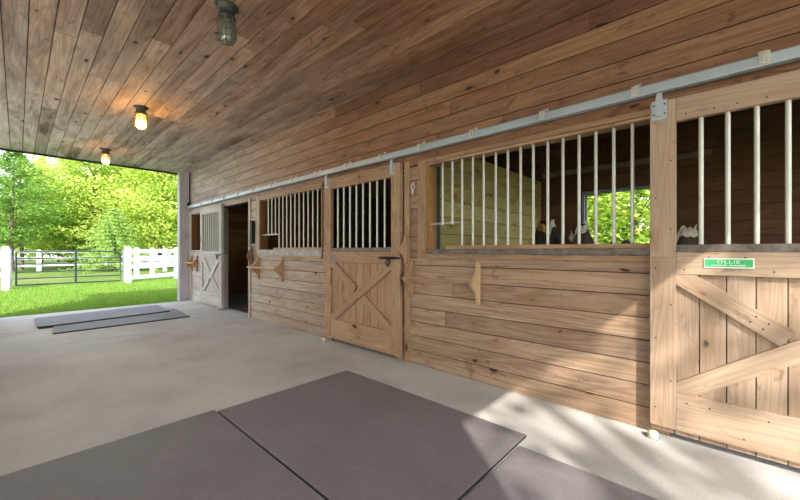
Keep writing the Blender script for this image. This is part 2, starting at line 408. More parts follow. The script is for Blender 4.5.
WY0, WY1, WZ0, WZ1 = .66, 1.70, 1.16, 2.14     # rear window of the near stall
for (a, b, c, d) in [(Y0, WY0, 0, CZ), (WY1, 7.5, 0, CZ), (9.1, 9.72, 0, CZ), (7.5, 9.1, 0, 1.0), (7.5, 9.1, 2.3, CZ), (WY0, WY1, 0, WZ0), (WY0, WY1, WZ1, CZ)]:  # includes an unseen gap behind the far stall, added to brighten its inside
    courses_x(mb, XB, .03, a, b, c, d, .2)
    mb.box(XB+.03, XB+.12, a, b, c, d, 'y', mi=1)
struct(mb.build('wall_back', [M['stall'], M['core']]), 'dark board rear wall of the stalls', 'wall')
def cross_wall(name, y, z1, mats, label, xa=W+.13):
    mb = MB(); courses_y(mb, y, .016, xa, XB, 0, z1, .2); mb.box(xa, XB, y+.016, y+.04, 0, z1, mi=1); courses_y(mb, y+.04, .016, xa, XB, 0, z1, .2); return struct(mb.build(name, [mats, M['core']]), label, 'wall')
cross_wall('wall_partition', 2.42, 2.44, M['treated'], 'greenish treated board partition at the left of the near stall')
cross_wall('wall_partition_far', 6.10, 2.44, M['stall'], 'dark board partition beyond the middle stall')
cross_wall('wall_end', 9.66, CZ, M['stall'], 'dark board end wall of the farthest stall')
mb = MB()
for (a, b, c, d) in [(W+.13, 3.3, 0, CZ), (5.9, XB, 0, CZ), (3.3, 5.9, 0, 1.2), (3.3, 5.9, 2.5, CZ)]: mb.box(a, b, Y0, Y0+.06, c, d, 'x')  # leaves an unseen opening, added so light reaches the near stall
struct(mb.build('wall_near_end', M['stall']), 'board end wall of the near stall with a wide opening added to light it', 'wall')
mb = MB(); mb.box(XB-.03, XB, .12, 2.40, 2.50, 2.58, 'y')
tag(mb.build('ledger_board', M['ledge']), 'long pale ledger board on the dark rear wall above the stall window', 'board')

# rear stall window frame
w = thing('window_4', (XB, 1.0, WZ0), 'white framed rear window of the near stall full of green leaves', 'window', kind='structure')
mb = MB()
for (a, b, c, d) in [(WY0-.04, WY0, WZ0-.04, WZ1+.04), (WY1, WY1+.04, WZ0-.04, WZ1+.04)]: mb.box(XB-.02, XB+.13, a, b, c, d, 'z')
mb.box(XB-.02, XB+.13, WY0, WY1, WZ1, WZ1+.04, 'y'); mb.box(XB-.02, XB+.13, WY0, WY1, WZ0-.04, WZ0, 'y')
mb.build('window_frame', M['gatepost'], w)

# stall front windows
def nails(mb, pts, r=.005, mi=1):
    for (x, y, z) in pts:
        n = 6; V = [(x-.0012, y+r*math.cos(2*math.pi*k/n), z+r*math.sin(2*math.pi*k/n)) for k in range(n)]
        mb.add(V, [tuple(reversed(range(n)))], None, .5, mi)
def stall_window(name, ya, yb, bars, short, label, sill_from, sillmat):
    w = thing(name, (W, (ya+yb)/2, SILL), label, 'window', kind='structure')
    mb = MB()
    mb.box(W-.022, W, yb, yb+.105, 1.127, 2.142, 'z'); 
    if ya > 3: mb.box(W-.022, W, ya-.02, ya, 1.127, 2.142, 'z')
    nails(mb, [(W-.022, yb+.03+(.045 if i % 2 else 0), 1.2+i*.11) for i in range(8)])
    mb.build('side_trim', [M['trimw'], M['nail']], w, .002)
    mb = MB(); mb.box(W-.022, W, ya, yb, 2.108, 2.142, 'y'); mb.box(W-.001, W+.12, ya, yb, 2.085, 2.108, 'y'); mb.build('head_trim', M['trimw'], w)
    mb = MB(); mb.box(W-.026, W, ya, yb, *((1.127, 1.168) if ya < 3 else (1.096, 1.127)), 'y'); mb.build('apron_trim', M['trimw'], w, .002)
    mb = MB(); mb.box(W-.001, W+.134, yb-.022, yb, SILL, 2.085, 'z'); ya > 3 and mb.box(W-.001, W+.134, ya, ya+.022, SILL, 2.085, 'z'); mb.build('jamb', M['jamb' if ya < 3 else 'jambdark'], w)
    mb = MB(); mb.box(W-.012, W+.134, ya+.022, yb-.022, 1.17, 1.218, 'y'); ya > 3 and mb.box(W-.024, W-.0125, ya, yb, 1.128, 1.222, 'y'); mb.build('sill_channel', sillmat, w, .003)
    if bars:
        mb = MB(); mb.box(W+.005, W+.075, ya+.022, sill_from, 1.219, 1.252, 'y'); mb.build('window_sill', M['trimw'], w, .002)
        for i, y in enumerate(bars):
            mb = MB(); mb.tube([(W+.035, y, 1.49 if i < short else 1.253), (W+.035, y, 2.084)], .0115, 10); mb.build('bar', M['bar'], w)
        yc = bars[short]
        mb = MB(); mb.tube([(W+.035, yb-.024, 1.478), (W+.035, yc+.0116, 1.478)], .0105, 10)
        for y in bars[:short]: mb.tube([(W+.035, y, 1.462), (W+.035, y, 1.489)], .019, 10)
        mb.build('crossbar', M['bar'], w)
    return w
stall_window('window_3', .30, 2.26, [2.084,1.967,1.855,1.738,1.624,1.504,1.389,1.274,1.165,1.048,.931,.814,.699,.583,.470], 2, 'wide barred window of the near stall beside the green name sign door', 2.03, M['galvdull'])
stall_window('window_2', 4.10, 5.96, [5.72-.1215*i for i in range(13)], 3, 'barred window of the middle stall left of the X-braced door', 5.5, M['sillgrey'])
stall_window('window_1', 7.80, 9.52, None, 0, 'small dark unbarred window beside the farthest stall door', 9.0, M['sillgrey'])
mb = MB(); mb.box(W+.136, W+.235, 2.262, 2.415, 0, 2.2, 'z')
tag(mb.build('steel_post', M['greensteel']), 'dark green steel post inside the near stall against the treated partition', 'post')

# vertical trims at the doorway posts
for i, (ya, yb, z1) in enumerate([(2.487, 2.552, 2.16), (6.30, 6.372, 2.16), (9.50, 9.60, 2.14)]):
    mb = MB(); mb.box(W-.024, W, ya, yb, 0, z1, 'z'); nails(mb, [(W-.024, (ya+yb)/2, .2+k*.25) for k in range(8)])
    struct(mb.build('trim_%d' % (i+2), [M['trimw'], M['nail']], None, .002), ['vertical trim strip right of the middle X-braced door', 'vertical trim strip at the near side of the open doorway', 'pale vertical trim strip at the far corner'][i], 'trim')

# ------------------------------------------------------------------ sliding doors
def hanger(y, x, top, root):
    mb = MB(); mb.box(x-.006, x, y-.04, y+.04, top-.125, top+.0, 'z')
    P = [(-.018,-.1),(.018,-.1),(.022,-.03),(.014,.05),(-.014,.05),(-.022,-.03)]
    mb.prism([(p[0], p[1]) for p in P], (x-.013, y, top-.005), (0,1,0), (0,0,1), (1,0,0), .014)
    nails(mb, [(x-.006, y-.028, top-.03), (x-.006, y+.028, top-.03), (x-.006, y-.028, top-.09), (x-.006, y+.028, top-.09)], .006)
    return mb.build('hanger', [M['galv'], M['nail']], root, .002)
def stall_door(yc, width, wm, pm, label, latch=True, hang=True, sign=None, mirror=False):
    hw = width/2; xb = 2.842; xf = 2.79; xm = 2.818   # back, frame face, plank face
    L, R = yc+hw, yc-hw                                # L = far edge (left in the photo)
    sw = .133
    d = thing('stall_door', (xb, yc, 0.03), label, 'door', 'sliding stall doors')
    # plank panel
    mb = MB(); n = max(1, round((width-.01)/.125)); pw = (width-.004)/n
    for i in range(n): mb.box(xm, xb, R+.002+i*pw+.0025, R+.002+(i+1)*pw-.0025, .042, 1.14, 'z')
    mb.build('plank_panel', pm, d, .0025)
    zz = lambda a, b, k: [a+(b-a)*i/(k-1) for i in range(k)]
    for s, (a, b) in (('stile', (L-sw, L)), ('stile', (R, R+sw))):
        mb = MB(); mb.box(xf, xm if False else xb-.0005, a, b, 1.16, 2.158, 'z', rnd=.5); mb.box(xf, xm-.0005, a, b, .078, 1.16, 'z', rnd=.5)
        nails(mb, [(xf, a+.025 if i % 2 else b-.03, z+random.uniform(-.03, .03)) for i, z in enumerate(zz(.18, 2.0, 9))])
        mb.build('stile', [wm, M['nail']], d, .003)
    ia, ib = R+sw, L-sw
    for (z0, z1, xk) in ((2.015, 2.158, xb-.0005), (1.055, 1.192, xm-.0005), (.078, .312, xm-.0005)):
        mb = MB(); mb.box(xf+.0015, xk, ia+.0008, ib-.0008, z0, z1, 'y')
        nails(mb, [(xf+.0015, y+random.uniform(-.02, .02), (z0+z1)/2+random.choice([-1, 1])*(z1-z0)*.28) for y in zz(ia+.05, ib-.05, 9)])
        mb.build('rail', [wm, M['nail']], d, .003)
    mb = MB(); mb.box(xf+.006, xb-.004, ia+.001, ib-.001, 1.193, 1.24, 'y'); mb.build('sill_channel', M['galvdull'], d, .003)
    nb = 8
    for i in range(nb):
        y = ia+(ib-ia)*(i+1)/(nb+1)
        mb = MB(); mb.tube([(xb-.024, y, 1.2405), (xb-.024, y, 2.0145)], .0125, 12); mb.build('bar', M['bar'], d)
    # X brace inside the lower panel
    za, zb = .313, 1.054; xc = (xf+xm)/2+.001; ht = (xm-xf)/2-.0025
    w2 = .052
    cz = (za+zb)/2; cyy = (ia+ib)/2; dy, dz = (ib-ia), (zb-za)
    def brace(sgn, t0, t1):
        # oriented strip clipped to the panel rectangle, as a polygon prism
        u = Vector((sgn*dy, -dz)).normalized(); nrm = Vector((-u.y, u.x))
        def clip(poly):
            for (k, lim, gr) in ((0, -dy/2, True), (0, dy/2, False), (1, -dz/2, True), (1, dz/2, False)):
                res = []
                for i in range(len(poly)):
                    p, q = poly[i], poly[(i+1) % len(poly)]
                    ip = p[k] >= lim if gr else p[k] <= lim; iq = q[k] >= lim if gr else q[k] <= lim
                    if ip: res.append(p)
                    if ip != iq:
                        t = (lim-p[k])/(q[k]-p[k]); res.append(p+(q-p)*t)
                poly = res
            return poly
        pts = clip([u*t0+nrm*w2, u*t0-nrm*w2, u*t1-nrm*w2, u*t1+nrm*w2])
        mb = MB(); V = []; G = []; n = len(pts); o = random.random()*30
        for xx in (xc-ht, xc+ht):
            for p in pts:
                V.append((xx, cyy+p.x, cz+p.y)); G.append((p.dot(u)+o, p.dot(nrm)+o, xx))
        f0 = tuple(range(n)); f1 = tuple(range(n, 2*n))
        nv = (Vector(V[1])-Vector(V[0])).cross(Vector(V[2])-Vector(V[1]))
        F = [f0 if nv.x < 0 else tuple(reversed(f0)), tuple(reversed(f1)) if nv.x < 0 else f1]
        for i in range(n):
            q = (i, (i+1) % n, n+(i+1) % n, n+i); F.append(tuple(reversed(q)) if nv.x < 0 else q)
        mb.add(V, F, G, .8)
        tt = [t0+.1, t0+.16, t1-.1, t1-.16]
        nails(mb, [(xc-ht, cyy+(u*t).x+nrm.x*s*.02, cz+(u*t).y+nrm.y*s*.02) for t in tt if abs(t) < .55 for s in (-1, 1)])
        return mb.build('brace', [wm, M['nail']], d, .002)
    sg = -1 if not mirror else 1
    brace(-sg, -1, 1)
    ang = math.atan2(dz, dy); gap = w2/abs(math.sin(2*ang))*1.02+.0
    cut = w2/math.sin(2*ang)+w2/math.tan(2*ang) if abs(math.tan(2*ang)) > 1e-3 else w2
    cut = max(.056, w2*(1+abs(math.cos(2*ang)))/abs(math.sin(2*ang)))
    brace(sg, -1, -cut); brace(sg, cut, 1)
    if hang:
        hanger(L-.05, xf, 2.165, d); hanger(R+.05 if sign else R+.11, xf, 2.165, d)
    if latch:
        yy = R+.16
        mb = MB()
        mb.box(xf-.006, xf, yy-.11, yy+.13, 1.108, 1.138, 'y'); mb.tube([(xf-.014, yy-.17, 1.123), (xf-.014, yy+.15, 1.123)], .009, 8)
        mb.build('latch_bolt', M['black'], d)
        mb = MB(); mb.tube([(xf-.016, yy, 1.123), (xf-.026, yy+.03, 1.07), (xf-.02, yy-.0, 1.03), (xf-.026, yy-.03, 1.07), (xf-.016, yy, 1.123)], .008, 8); mb.build('latch_handle', M['black'], d)
    return d
dC = stall_door(.356-.67, 1.34, M['doorpale'], M['doorpale'], 'pale sliding stall door with a green name sign at the near right', latch=False, sign=True)
dB = stall_door((3.948+2.57)/2, 1.372, M['door'], M['panel'], 'tan X-braced sliding stall door standing closed in the middle of the wall')
dA = stall_door((8.715+7.49)/2, 1.225, M['door'], M['panel'], 'greyed X-braced sliding stall door slid open beside the dark doorway', hang=False)

# name sign on the near door
sg = MB(); sg.box(2.786, 2.79, -.125, .09, 1.100, 1.158, 'y'); s = sg.build('name_sign', M['signwhite'], dC, .001); s['label'] = 'green and white sign reading OLLIE'
g = MB(); g.box(2.7848, 2.786, -.119, .085, 1.107, 1.151, 'y'); g.build('sign_face', M['signgreen'], s)
def text(body, y, z, size, parent, x=2.7845, sx=1.0):
    c = bpy.data.curves.new('lettering', 'FONT'); c.body = body; c.size = size; c.extrude = .0002; c.align_x = 'CENTER'; c.align_y = 'CENTER'
    c.space_character = 1.15
    o = bpy.data.objects.new('lettering', c); COL.objects.link(o); c.materials.append(M['signwhite']); o.parent = parent
    o.matrix_local = Matrix.Translation(Vector((x, y, z))-parent_origin(parent)) @ Matrix(((0,0,-1,0),(-1,0,0,0),(0,1,0,0),(0,0,0,1))) @ Matrix.Diagonal((sx,1,1,1))
    return o
text('OLLIE', -.017, 1.136, .026, s, sx=1.35)
mb = MB(); y = .055
while y > -.09:
    wd = random.choice([.006, .008, .010])
    if not -.022 < y < -.006: mb.box(2.7843, 2.7848, y-wd, y, 1.1145, 1.1195)
    y -= wd+.003
mb.build('small_lettering', M['signwhite'], s)
mb = MB(); mb.box(2.786, 2.79, 3.675, 3.80, 1.085, 1.118, 'y'); p = mb.build('name_plate', M['platemetal'], dB, .001); p['label'] = 'small blank metal plate'

# floor guides
fg = thing('floor_guide', (2.80, .335, 0), 'cream floor guide roller at the left foot of the near pale door', 'roller', 'door floor guides')
mb = MB(); mb.lathe([(0,.0),(.026,.0),(.03,.012),(.03,.036),(.022,.046),(0,.047)], (2.76, .335, 0), 14); mb.build('roller', M['cream'], fg)
mb = MB(); mb.box(2.735, 2.80, .30, .37, 0, .006); mb.build('base_plate', M['galv'], fg)
for yy, lab in ((3.93, 'small floor guide at the far foot of the middle X-braced door'), (7.52, 'small floor guide at the near foot of the open greyed door')):
    c = copy_tree(fg); c.location.y = yy; c['label'] = lab

# ------------------------------------------------------------------ door track
t = thing('door_track', (W, 4, 2.25), 'long galvanised sliding door track running along the stall wall', 'track')
mb = MB()
prof = [(-.075,-.03),(-.08,-.02),(-.08,.028),(-.07,.038),(-.03,.038),(-.02,.028),(-.02,-.02),(-.025,-.03),(-.04,-.03),(-.04,-.024),(-.06,-.024),(-.06,-.03)]
mb.prism(prof, (W, (Y0+.3+9.62)/2, 2.252), (1,0,0), (0,0,1), (0,1,0), 9.62-Y0-.3); mb.build('rail', M['galv'], t)
yb = [-.163-.6, -.163, .436, 1.05, 1.686, 2.298, 2.871, 3.501, 4.159, 4.78, 5.43, 6.08, 6.72, 7.36, 8.0, 8.64, 9.28]
for y in yb:
    mb = MB(); mb.box(W-.086, W-.0005, y-.022, y+.022, 2.2915, 2.297, 'x'); mb.box(W-.088, W-.0815, y-.022, y+.022, 2.232, 2.2965, 'z')
    mb.box(W-.003, W-.0005, y-.022, y+.022, 2.297, 2.335, 'z')
    mb.prism([(-.010,-.02),(.010,-.02),(.013,0),(.010,.024),(-.010,.024),(-.013,0)], (W-.092, y, 2.262), (0,1,0), (0,0,1), (1,0,0), .01)
    mb.build('bracket', M['nickel'], t, .002)

# ------------------------------------------------------------------ blanket bars
OG = [(0,-.192),(.03,-.192),(.036,-.17),(.04,-.13),(.058,-.095),(.1,-.055),(.136,-.026),(.15,0),(.136,.026),(.1,.055),(.058,.095),(.04,.13),(.036,.17),(.03,.192),(0,.192)]
def blanket_bar(ya, yb, label, m1, m2, dl, dr, dm='pegpale', dr_=.014, th=.034):
    b = thing('blanket_bar', (W, (ya+yb)/2, .905), label, 'rack', 'blanket bars on the stall wall')
    for y, m in ((ya, m1), (yb, m2)):
        mb = MB(); mb.prism([(-p[0], p[1]) for p in OG], (W-.0006, y, .905), (1,0,0), (0,0,1), (0,1,0), th); mb.build('bracket', m, b, .005)
    mb = MB(); mb.tube([(W-.12, dl, .918), (W-.12, dr, .918)], dr_, 12); mb.build('dowel', M[dm], b)
blanket_bar(1.652, 2.452, 'wooden blanket bar on two curved brackets under the near barred window', M['pegpale'], M['peg'], 1.66, 2.50, 'peg', .009)
blanket_bar(5.169, 5.98, 'wooden blanket bar on two curved brackets under the middle window', M['peg'], M['peg'], 5.15, 6.20)
blanket_bar(9.086, 9.44, 'short blanket bar on the pale boards at the far corner', M['peg'], M['peg'], 9.04, 9.61)
# upper carved peg beside the middle door
mb = MB(); mb.prism([(-p[0]*.9, p[1]*.8) for p in OG], (W-.0245, 2.52, 1.22), (1,0,0), (0,0,1), (0,1,0), .03)
tag(mb.build('wall_peg', M['peg'], None, .004), 'curved wooden peg on the trim strip right of the middle door', 'peg')

# hook with snap near the middle door
h = thing('snap_hook', (W, 2.435, 1.9), 'small pale metal snap hanging on the post between door and near window', 'hook')
mb = MB(); mb.lathe([(0,0),(.018,0),(.018,.006),(0,.007)], (0,0,0), 12)
mb.v = [(W-.0005-p[2], 2.435+p[0], 1.92+p[1]) for p in mb.v]; mb.build('eye_plate', M['nickel'], h)
mb = MB(); mb.tube([(W-.016+.0*k, 2.435+.022*math.sin(k*.63), 1.885+.03*math.cos(k*.63)) for k in range(11)], .006, 8); mb.build('ring', M['nickel'], h)
mb = MB(); mb.tube([(W-.018, 2.435, 1.855), (W-.02, 2.44, 1.82), (W-.022, 2.425, 1.79), (W-.02, 2.412, 1.81)], [.008, .008, .007, .005], 8); mb.build('snap', M['nickel'], h)

# halter and black strap on the post by the open doorway
h = thing('halter', (W-.03, 6.2, 1.27), 'brown leather halter hanging on the post beside the dark doorway', 'halter')
for k, (a, b, cy, cz) in enumerate([(.055, .15, 6.2, 1.12), (.07, .11, 6.22, 1.10), (.045, .13, 6.16, 1.08)]):
    mb = MB(); x = W-.045-.02*k
    mb.tube([(x+.012*math.sin(i*1.3), cy+a*math.sin(i*2*math.pi/16), cz+b*math.cos(i*2*math.pi/16)) for i in range(17)], .013, 8); mb.build('strap', M['leather'], h)
mb = MB(); mb.tube([(W, 6.2, 1.285), (W-.07, 6.2, 1.28), (W-.085, 6.2, 1.31)], .006, 8); mb.build('hook', M['black'], h)
b = thing('hanging_strap', (W-.03, 6.19, 1.7), 'black folded strap hanging above the brown halter by the doorway', 'strap')
mb = MB()
for k in range(3): mb.box(W-.062+k*.019, W-.062+k*.019+.016, 6.14-.004*k, 6.235+.006*k, 1.32+.02*k, 1.74, 'z')
mb.build('webbing', M['strap'], b, .006)
mb = MB(); mb.tube([(W, 6.19, 1.80), (W-.05, 6.19, 1.79), (W-.05, 6.19, 1.74)], .007, 8); mb.build('hook', M['nickel'], b)
# conduit at far corner
c = thing('conduit', (2.85, 9.6, 2.4), 'thin dark conduit running down the far corner from the ceiling', 'pipe')
mb = MB(); mb.tube([(2.845, 9.605, CZ), (2.845, 9.605, 2.36)], .012, 8); mb.build('pipe', M['black'], c)
mb = MB(); mb.lathe([(0,-.05),(.035,-.045),(.045,0),(.035,.045),(0,.05)], (2.825, 9.585, 2.33), 12); mb.build('junction', M['black'], c)

# ------------------------------------------------------------------ torn sacks inside the stalls
def sack(cx, cy, rx, ry, h, label, seed, edge, name='crumpled_heap'):
    rs = random.Random(seed); n, m = 26, 12
    t = thing(name, (cx, cy, 0), label, 'heap')
    mb = MB(); V = []; F = []; top = []
    ph = [rs.uniform(0, 6.28) for _ in range(8)]
    for j in range(m+1):
        f = j/m
        for i in range(n):
            a = 2*math.pi*i/n
            wr = 1+.10*math.sin(3*a+ph[0]+f*4)+.07*math.sin(7*a+ph[1]-f*6)+.05*math.sin(11*a+ph[2]+9*f)
            r = (1-.75*f**4)*wr
            z = h*f+f*f*(.05*math.sin(2*a+ph[3])+.03*math.sin(5*a+ph[4])+.015*math.sin(9*a+ph[5]))
            V.append((cx+rx*r*math.cos(a), cy+ry*r*math.sin(a), z))
    for j in range(m):
        for i in range(n): F.append((j*n+i, j*n+(i+1)%n, (j+1)*n+(i+1)%n, (j+1)*n+i))
    F.append(tuple(range(m*n, m*n+n)))
    mb.add(V, F, None, None, 0, True); mb.build('heap_body', M['sack'], t)
    for k, (i0, i1, mt) in enumerate(edge):
        mb = MB(); P = []; Fq = []
        for i in range(i0, i1+1):
            p = Vector(V[m*n+i % n]); q = Vector(V[(m-1)*n+i % n]); o = (p-Vector((cx, cy, p.z))).normalized()
            u = rs.uniform(.01, .05)
            P += [p+(q-p)*.4+o*.012, p+o*.012+Vector((0,0,.012)), p+o*.02+Vector((0,0,.012+u*.6))]
        for i in range(i1-i0):
            for s_ in range(2): Fq.append((i*3+s_, i*3+3+s_, i*3+4+s_, i*3+s_+1))
        mb.add(P, Fq, None, None, 0, False); o_ = mb.build('ragged_edge', M[mt], t)
        so = o_.modifiers.new('thick', 'SOLIDIFY'); so.thickness = .006
    return t
sack(4.3, 1.57, .34, .24, 1.50, 'tallest dark crumpled heap with a golden ragged top behind the bars', 3, [(9, 15, 'straw'), (16, 22, 'sackpale')])
sack(4.2, 1.17, .36, .25, 1.42, 'dark slumped heap with a pale ragged edge before the rear stall window', 5, [(9, 20, 'sackpale')])
sack(4.25, .80, .34, .26, 1.27, 'low dark crumpled heap against the lower right of the rear stall window', 8, [(10, 14, 'sackpale')])
sack(3.75, .22, .30, .30, 1.33, 'dark crumpled heap with white ragged edge behind the near door bars', 12, [(9, 16, 'sackpale')])

# ------------------------------------------------------------------ rubber mats
def mat(x0, x1, y0, y1, z0, label, m, h=.017, rot=0, group='rubber floor mats'):
    cx, cy = (x0+x1)/2, (y0+y1)/2
    mb = MB(); mb.box(x0, x1, y0, y1, z0, z0+h, 'y')
    mb.v = [(p[0]-cx, p[1]-cy, p[2]) for p in mb.v]
    mb.mi = [1 if abs(sum(mb.v[i][2] for i in f)/len(f)-z0-h/2) < h*.3 else 0 for f in mb.f]
    o = mb.build('rubber_mat', [m, M['rubberside']], None, .003); o.location = (cx, cy, 0); o.rotation_euler.z = rot
    return tag(o, label, 'mat', group)
mat(-.23, .993, .97, 2.80, .0005, 'grey rubber mat filling the lower left of the aisle floor', M['rubber'])
mat(1.003, 2.218, .935, 2.758, .0005, 'large grey rubber mat in the middle of the aisle before the near window', M['rubber'], rot=.002)
mat(.85, 2.068, -.96, .916, .0005, 'sun-dappled rubber mat at the bottom right beside the near pale door', M['rubber'])
def quadmat(P, z0, label, h=.018):
    mb = MB(); cx = sum(p[0] for p in P)/4; cy = sum(p[1] for p in P)/4
    mb.prism([(p[0]-cx, p[1]-cy) for p in P], (0, 0, z0+h/2), (1,0,0), (0,1,0), (0,0,1), h)
    mb.mi = [1 if len(f) == 4 and len(set(mb.v[i][2] for i in f)) > 1 else 0 for f in mb.f]
    o = mb.build('rubber_mat', [M['rubber2'], M['rubberside']], None, .002); o.location = (cx, cy, 0); return tag(o, label, 'mat', 'rubber floor mats')
quadmat([(.34, 7.10), (2.12, 7.14), (2.19, 8.30), (.40, 8.28)], .0005, 'lower of the two overlapped rubber mats near the grass')
quadmat([(.205, 7.72), (2.005, 7.95), (2.05, 9.02), (.195, 8.80)], .0195, 'upper of the two overlapped rubber mats nearest the grass')

# ------------------------------------------------------------------ jelly jar lamps
def jar_lamp(x, y, label, glass, bulb):
    t = thing('caged_ceiling_lamp', (x, y, CZ), label, 'lamp', 'caged jar lamps along the ceiling')
    mb = MB(); mb.lathe([(0,-.002),(.082,-.002),(.082,-.012),(.058,-.022),(.055,-.075),(.064,-.080),(.064,-.096),(.05,-.10),(0,-.10)], (x,y,CZ), 24)
    mb.box(x-.085, x-.07, y-.015, y+.015, CZ-.016, CZ-.002); mb.box(x+.07, x+.085, y-.015, y+.015, CZ-.016, CZ-.002); mb.build('lamp_base', M['lampbase'], t)
    mb = MB(); mb.lathe([(.05,-.101),(.056,-.12),(.056,-.23),(.050,-.262),(.034,-.282),(.0,-.288)], (x,y,CZ), 24); mb.build('glass_jar', M[glass], t)
    mb = MB(); mb.lathe([(.014,-.101),(.016,-.13),(.03,-.165),(.034,-.19),(.028,-.215),(0,-.228)], (x,y,CZ), 16)
    mb.build('bulb', M['bulboff'] if bulb == 'off' else M[bulb], t)
    mb = MB(); R = .066
    for k in range(4):
        a = math.pi*k/4+.3
        for s in (1, -1):
            mb.tube([(x+s*R*math.cos(a), y+s*R*math.sin(a), CZ-.09), (x+s*R*math.cos(a), y+s*R*math.sin(a), CZ-.245), (x+s*R*.75*math.cos(a), y+s*R*.75*math.sin(a), CZ-.28), (x, y, CZ-.302)], .0035, 6)
    for z in (.15, .20, .25): mb.tube([(x+R*math.cos(2*math.pi*k/20), y+R*math.sin(2*math.pi*k/20), CZ-z) for k in range(21)], .0035, 6, cap=False)
    mb.build('wire_cage', M['galvdull'], t)
jar_lamp(1.108, 2.86, 'unlit grey caged jar lamp on the ceiling at top', 'glass', 'off')
jar_lamp(1.108, 5.693, 'brightly lit yellow caged jar lamp midway along the ceiling', 'amber', 'bulb')
jar_lamp(1.113, 8.526, 'dimly lit pinkish caged jar lamp nearest the far opening', 'amber', 'bulbdim')
for y, e, c in ((5.693, 14, (1.0, .62, .22)), (8.526, 6, (1.0, .6, .35))):
    l = bpy.data.lights.new('lamp_glow', 'POINT'); l.energy = e; l.color = c; l.shadow_soft_size = .03
    o = bpy.data.objects.new('lamp_glow', l); COL.objects.link(o); o.location = (1.11, y, CZ-.24)

# ------------------------------------------------------------------ gate and fences outside
GZ = -.06
g = thing('field_gate', (1.35, 17.85, GZ), 'dark tubular field gate between white posts on the lawn', 'gate')
ga, gb = Vector((-.04, 17.9, 0)), Vector((2.78, 17.78, 0)); zt = 1.22
def gp(t, z): p = ga+(gb-ga)*t; return (p.x, p.y, GZ+z)
mb = MB(); mb.tube([gp(0,.08), gp(0,zt-.02), gp(.03, zt+.02), gp(.93, zt+.02), gp(.98, zt-.03), gp(1, zt-.13), gp(1,.08), gp(0,.08)], .026, 8); mb.build('gate_frame', M['gate'], g)
for z in (.30, .53, .80, 1.0):
    mb = MB(); mb.tube([gp(0,z), gp(1,z)], .02, 8); mb.build('gate_bar', M['gate'], g)
mb = MB(); mb.tube([gp(.535,.08), gp(.535,zt+.02)], .034, 8); mb.build('gate_upright', M['gate'], g)
for z in (.25, 1.05): mb = MB(); mb.tube([gp(-.035, z), gp(0, z)], .014, 8); mb.build('hinge', M['gatepost'], g)
for k, (x, y, lab) in enumerate([(-.20, 17.88, 'grey steel post at the left end of the field gate'), (2.92, 17.79, 'grey steel post at the right end of the field gate')]):
    mb = MB(); mb.box(x-.055, x+.055, y-.055, y+.055, GZ-.05, GZ+1.33, 'z'); tag(mb.build('gate_post', M['gatepost'], None, .006), lab, 'post', 'steel gate posts')
def fence(posts, rails, label, ps=.1, top=1.4, rh=.075, group='white rail fences', closed=True):
    p0 = Vector((*posts[0], GZ)); f = thing('rail_fence', p0, label, 'fence', group)
    for (x, y) in posts:
        mb = MB(); mb.box(x-ps, x+ps, y-ps, y+ps, GZ-.05, GZ+top, 'z')
        q = ps*1.1; V = [(x-q,y-q,GZ+top),(x+q,y-q,GZ+top),(x+q,y+q,GZ+top),(x-q,y+q,GZ+top),(x,y,GZ+top+.035)]
        mb.add(V, [(3,2,1,0),(0,1,4),(1,2,4),(2,3,4),(3,0,4)]); mb.build('fence_post', M['white'], f, .004)
    for a, b in zip(posts, posts[1:]):
        a = Vector((*a, 0)); b = Vector((*b, 0)); u = (b-a).normalized(); nn = Vector((-u.y, u.x, 0)); L = (b-a).length/2-ps
        for z in rails:
            mb = MB(); c = (a+b)/2; mb.obox((c.x, c.y, GZ+z), u, (0,0,1), nn, L, rh, .02); mb.build('fence_rail', M['white'], f)
    return f
fence([(-.27, 16.85), (-2.9, 16.6), (-5.5, 16.4)], (1.2, .85, .5), 'white fence post and rails at the left edge of the lawn', .085, 1.38)
fence([(2.95, 17.35), (4.98, 18.65), (7.2, 20.1), (9.4, 21.5)], (1.26, .92, .62, .2), 'white rail fence running right from the gate post to the barn corner', .09, 1.40)
fence([(-9.5, 29), (-4.2, 30.5), (.9, 31.9), (6.1, 33.4), (11.4, 34.9), (16.6, 36.3)], (1.2, .8, .35), 'distant white three-rail fence crossing behind the field gate', .11, 1.35)
fence([(4.0, 21.5), (5.1, 23.6), (6.3, 26.0), (7.6, 28.6), (8.9, 31.2), (10.3, 34)], (1.26, .92, .55), 'white paddock fence receding behind the near rail fence', .09, 1.4)

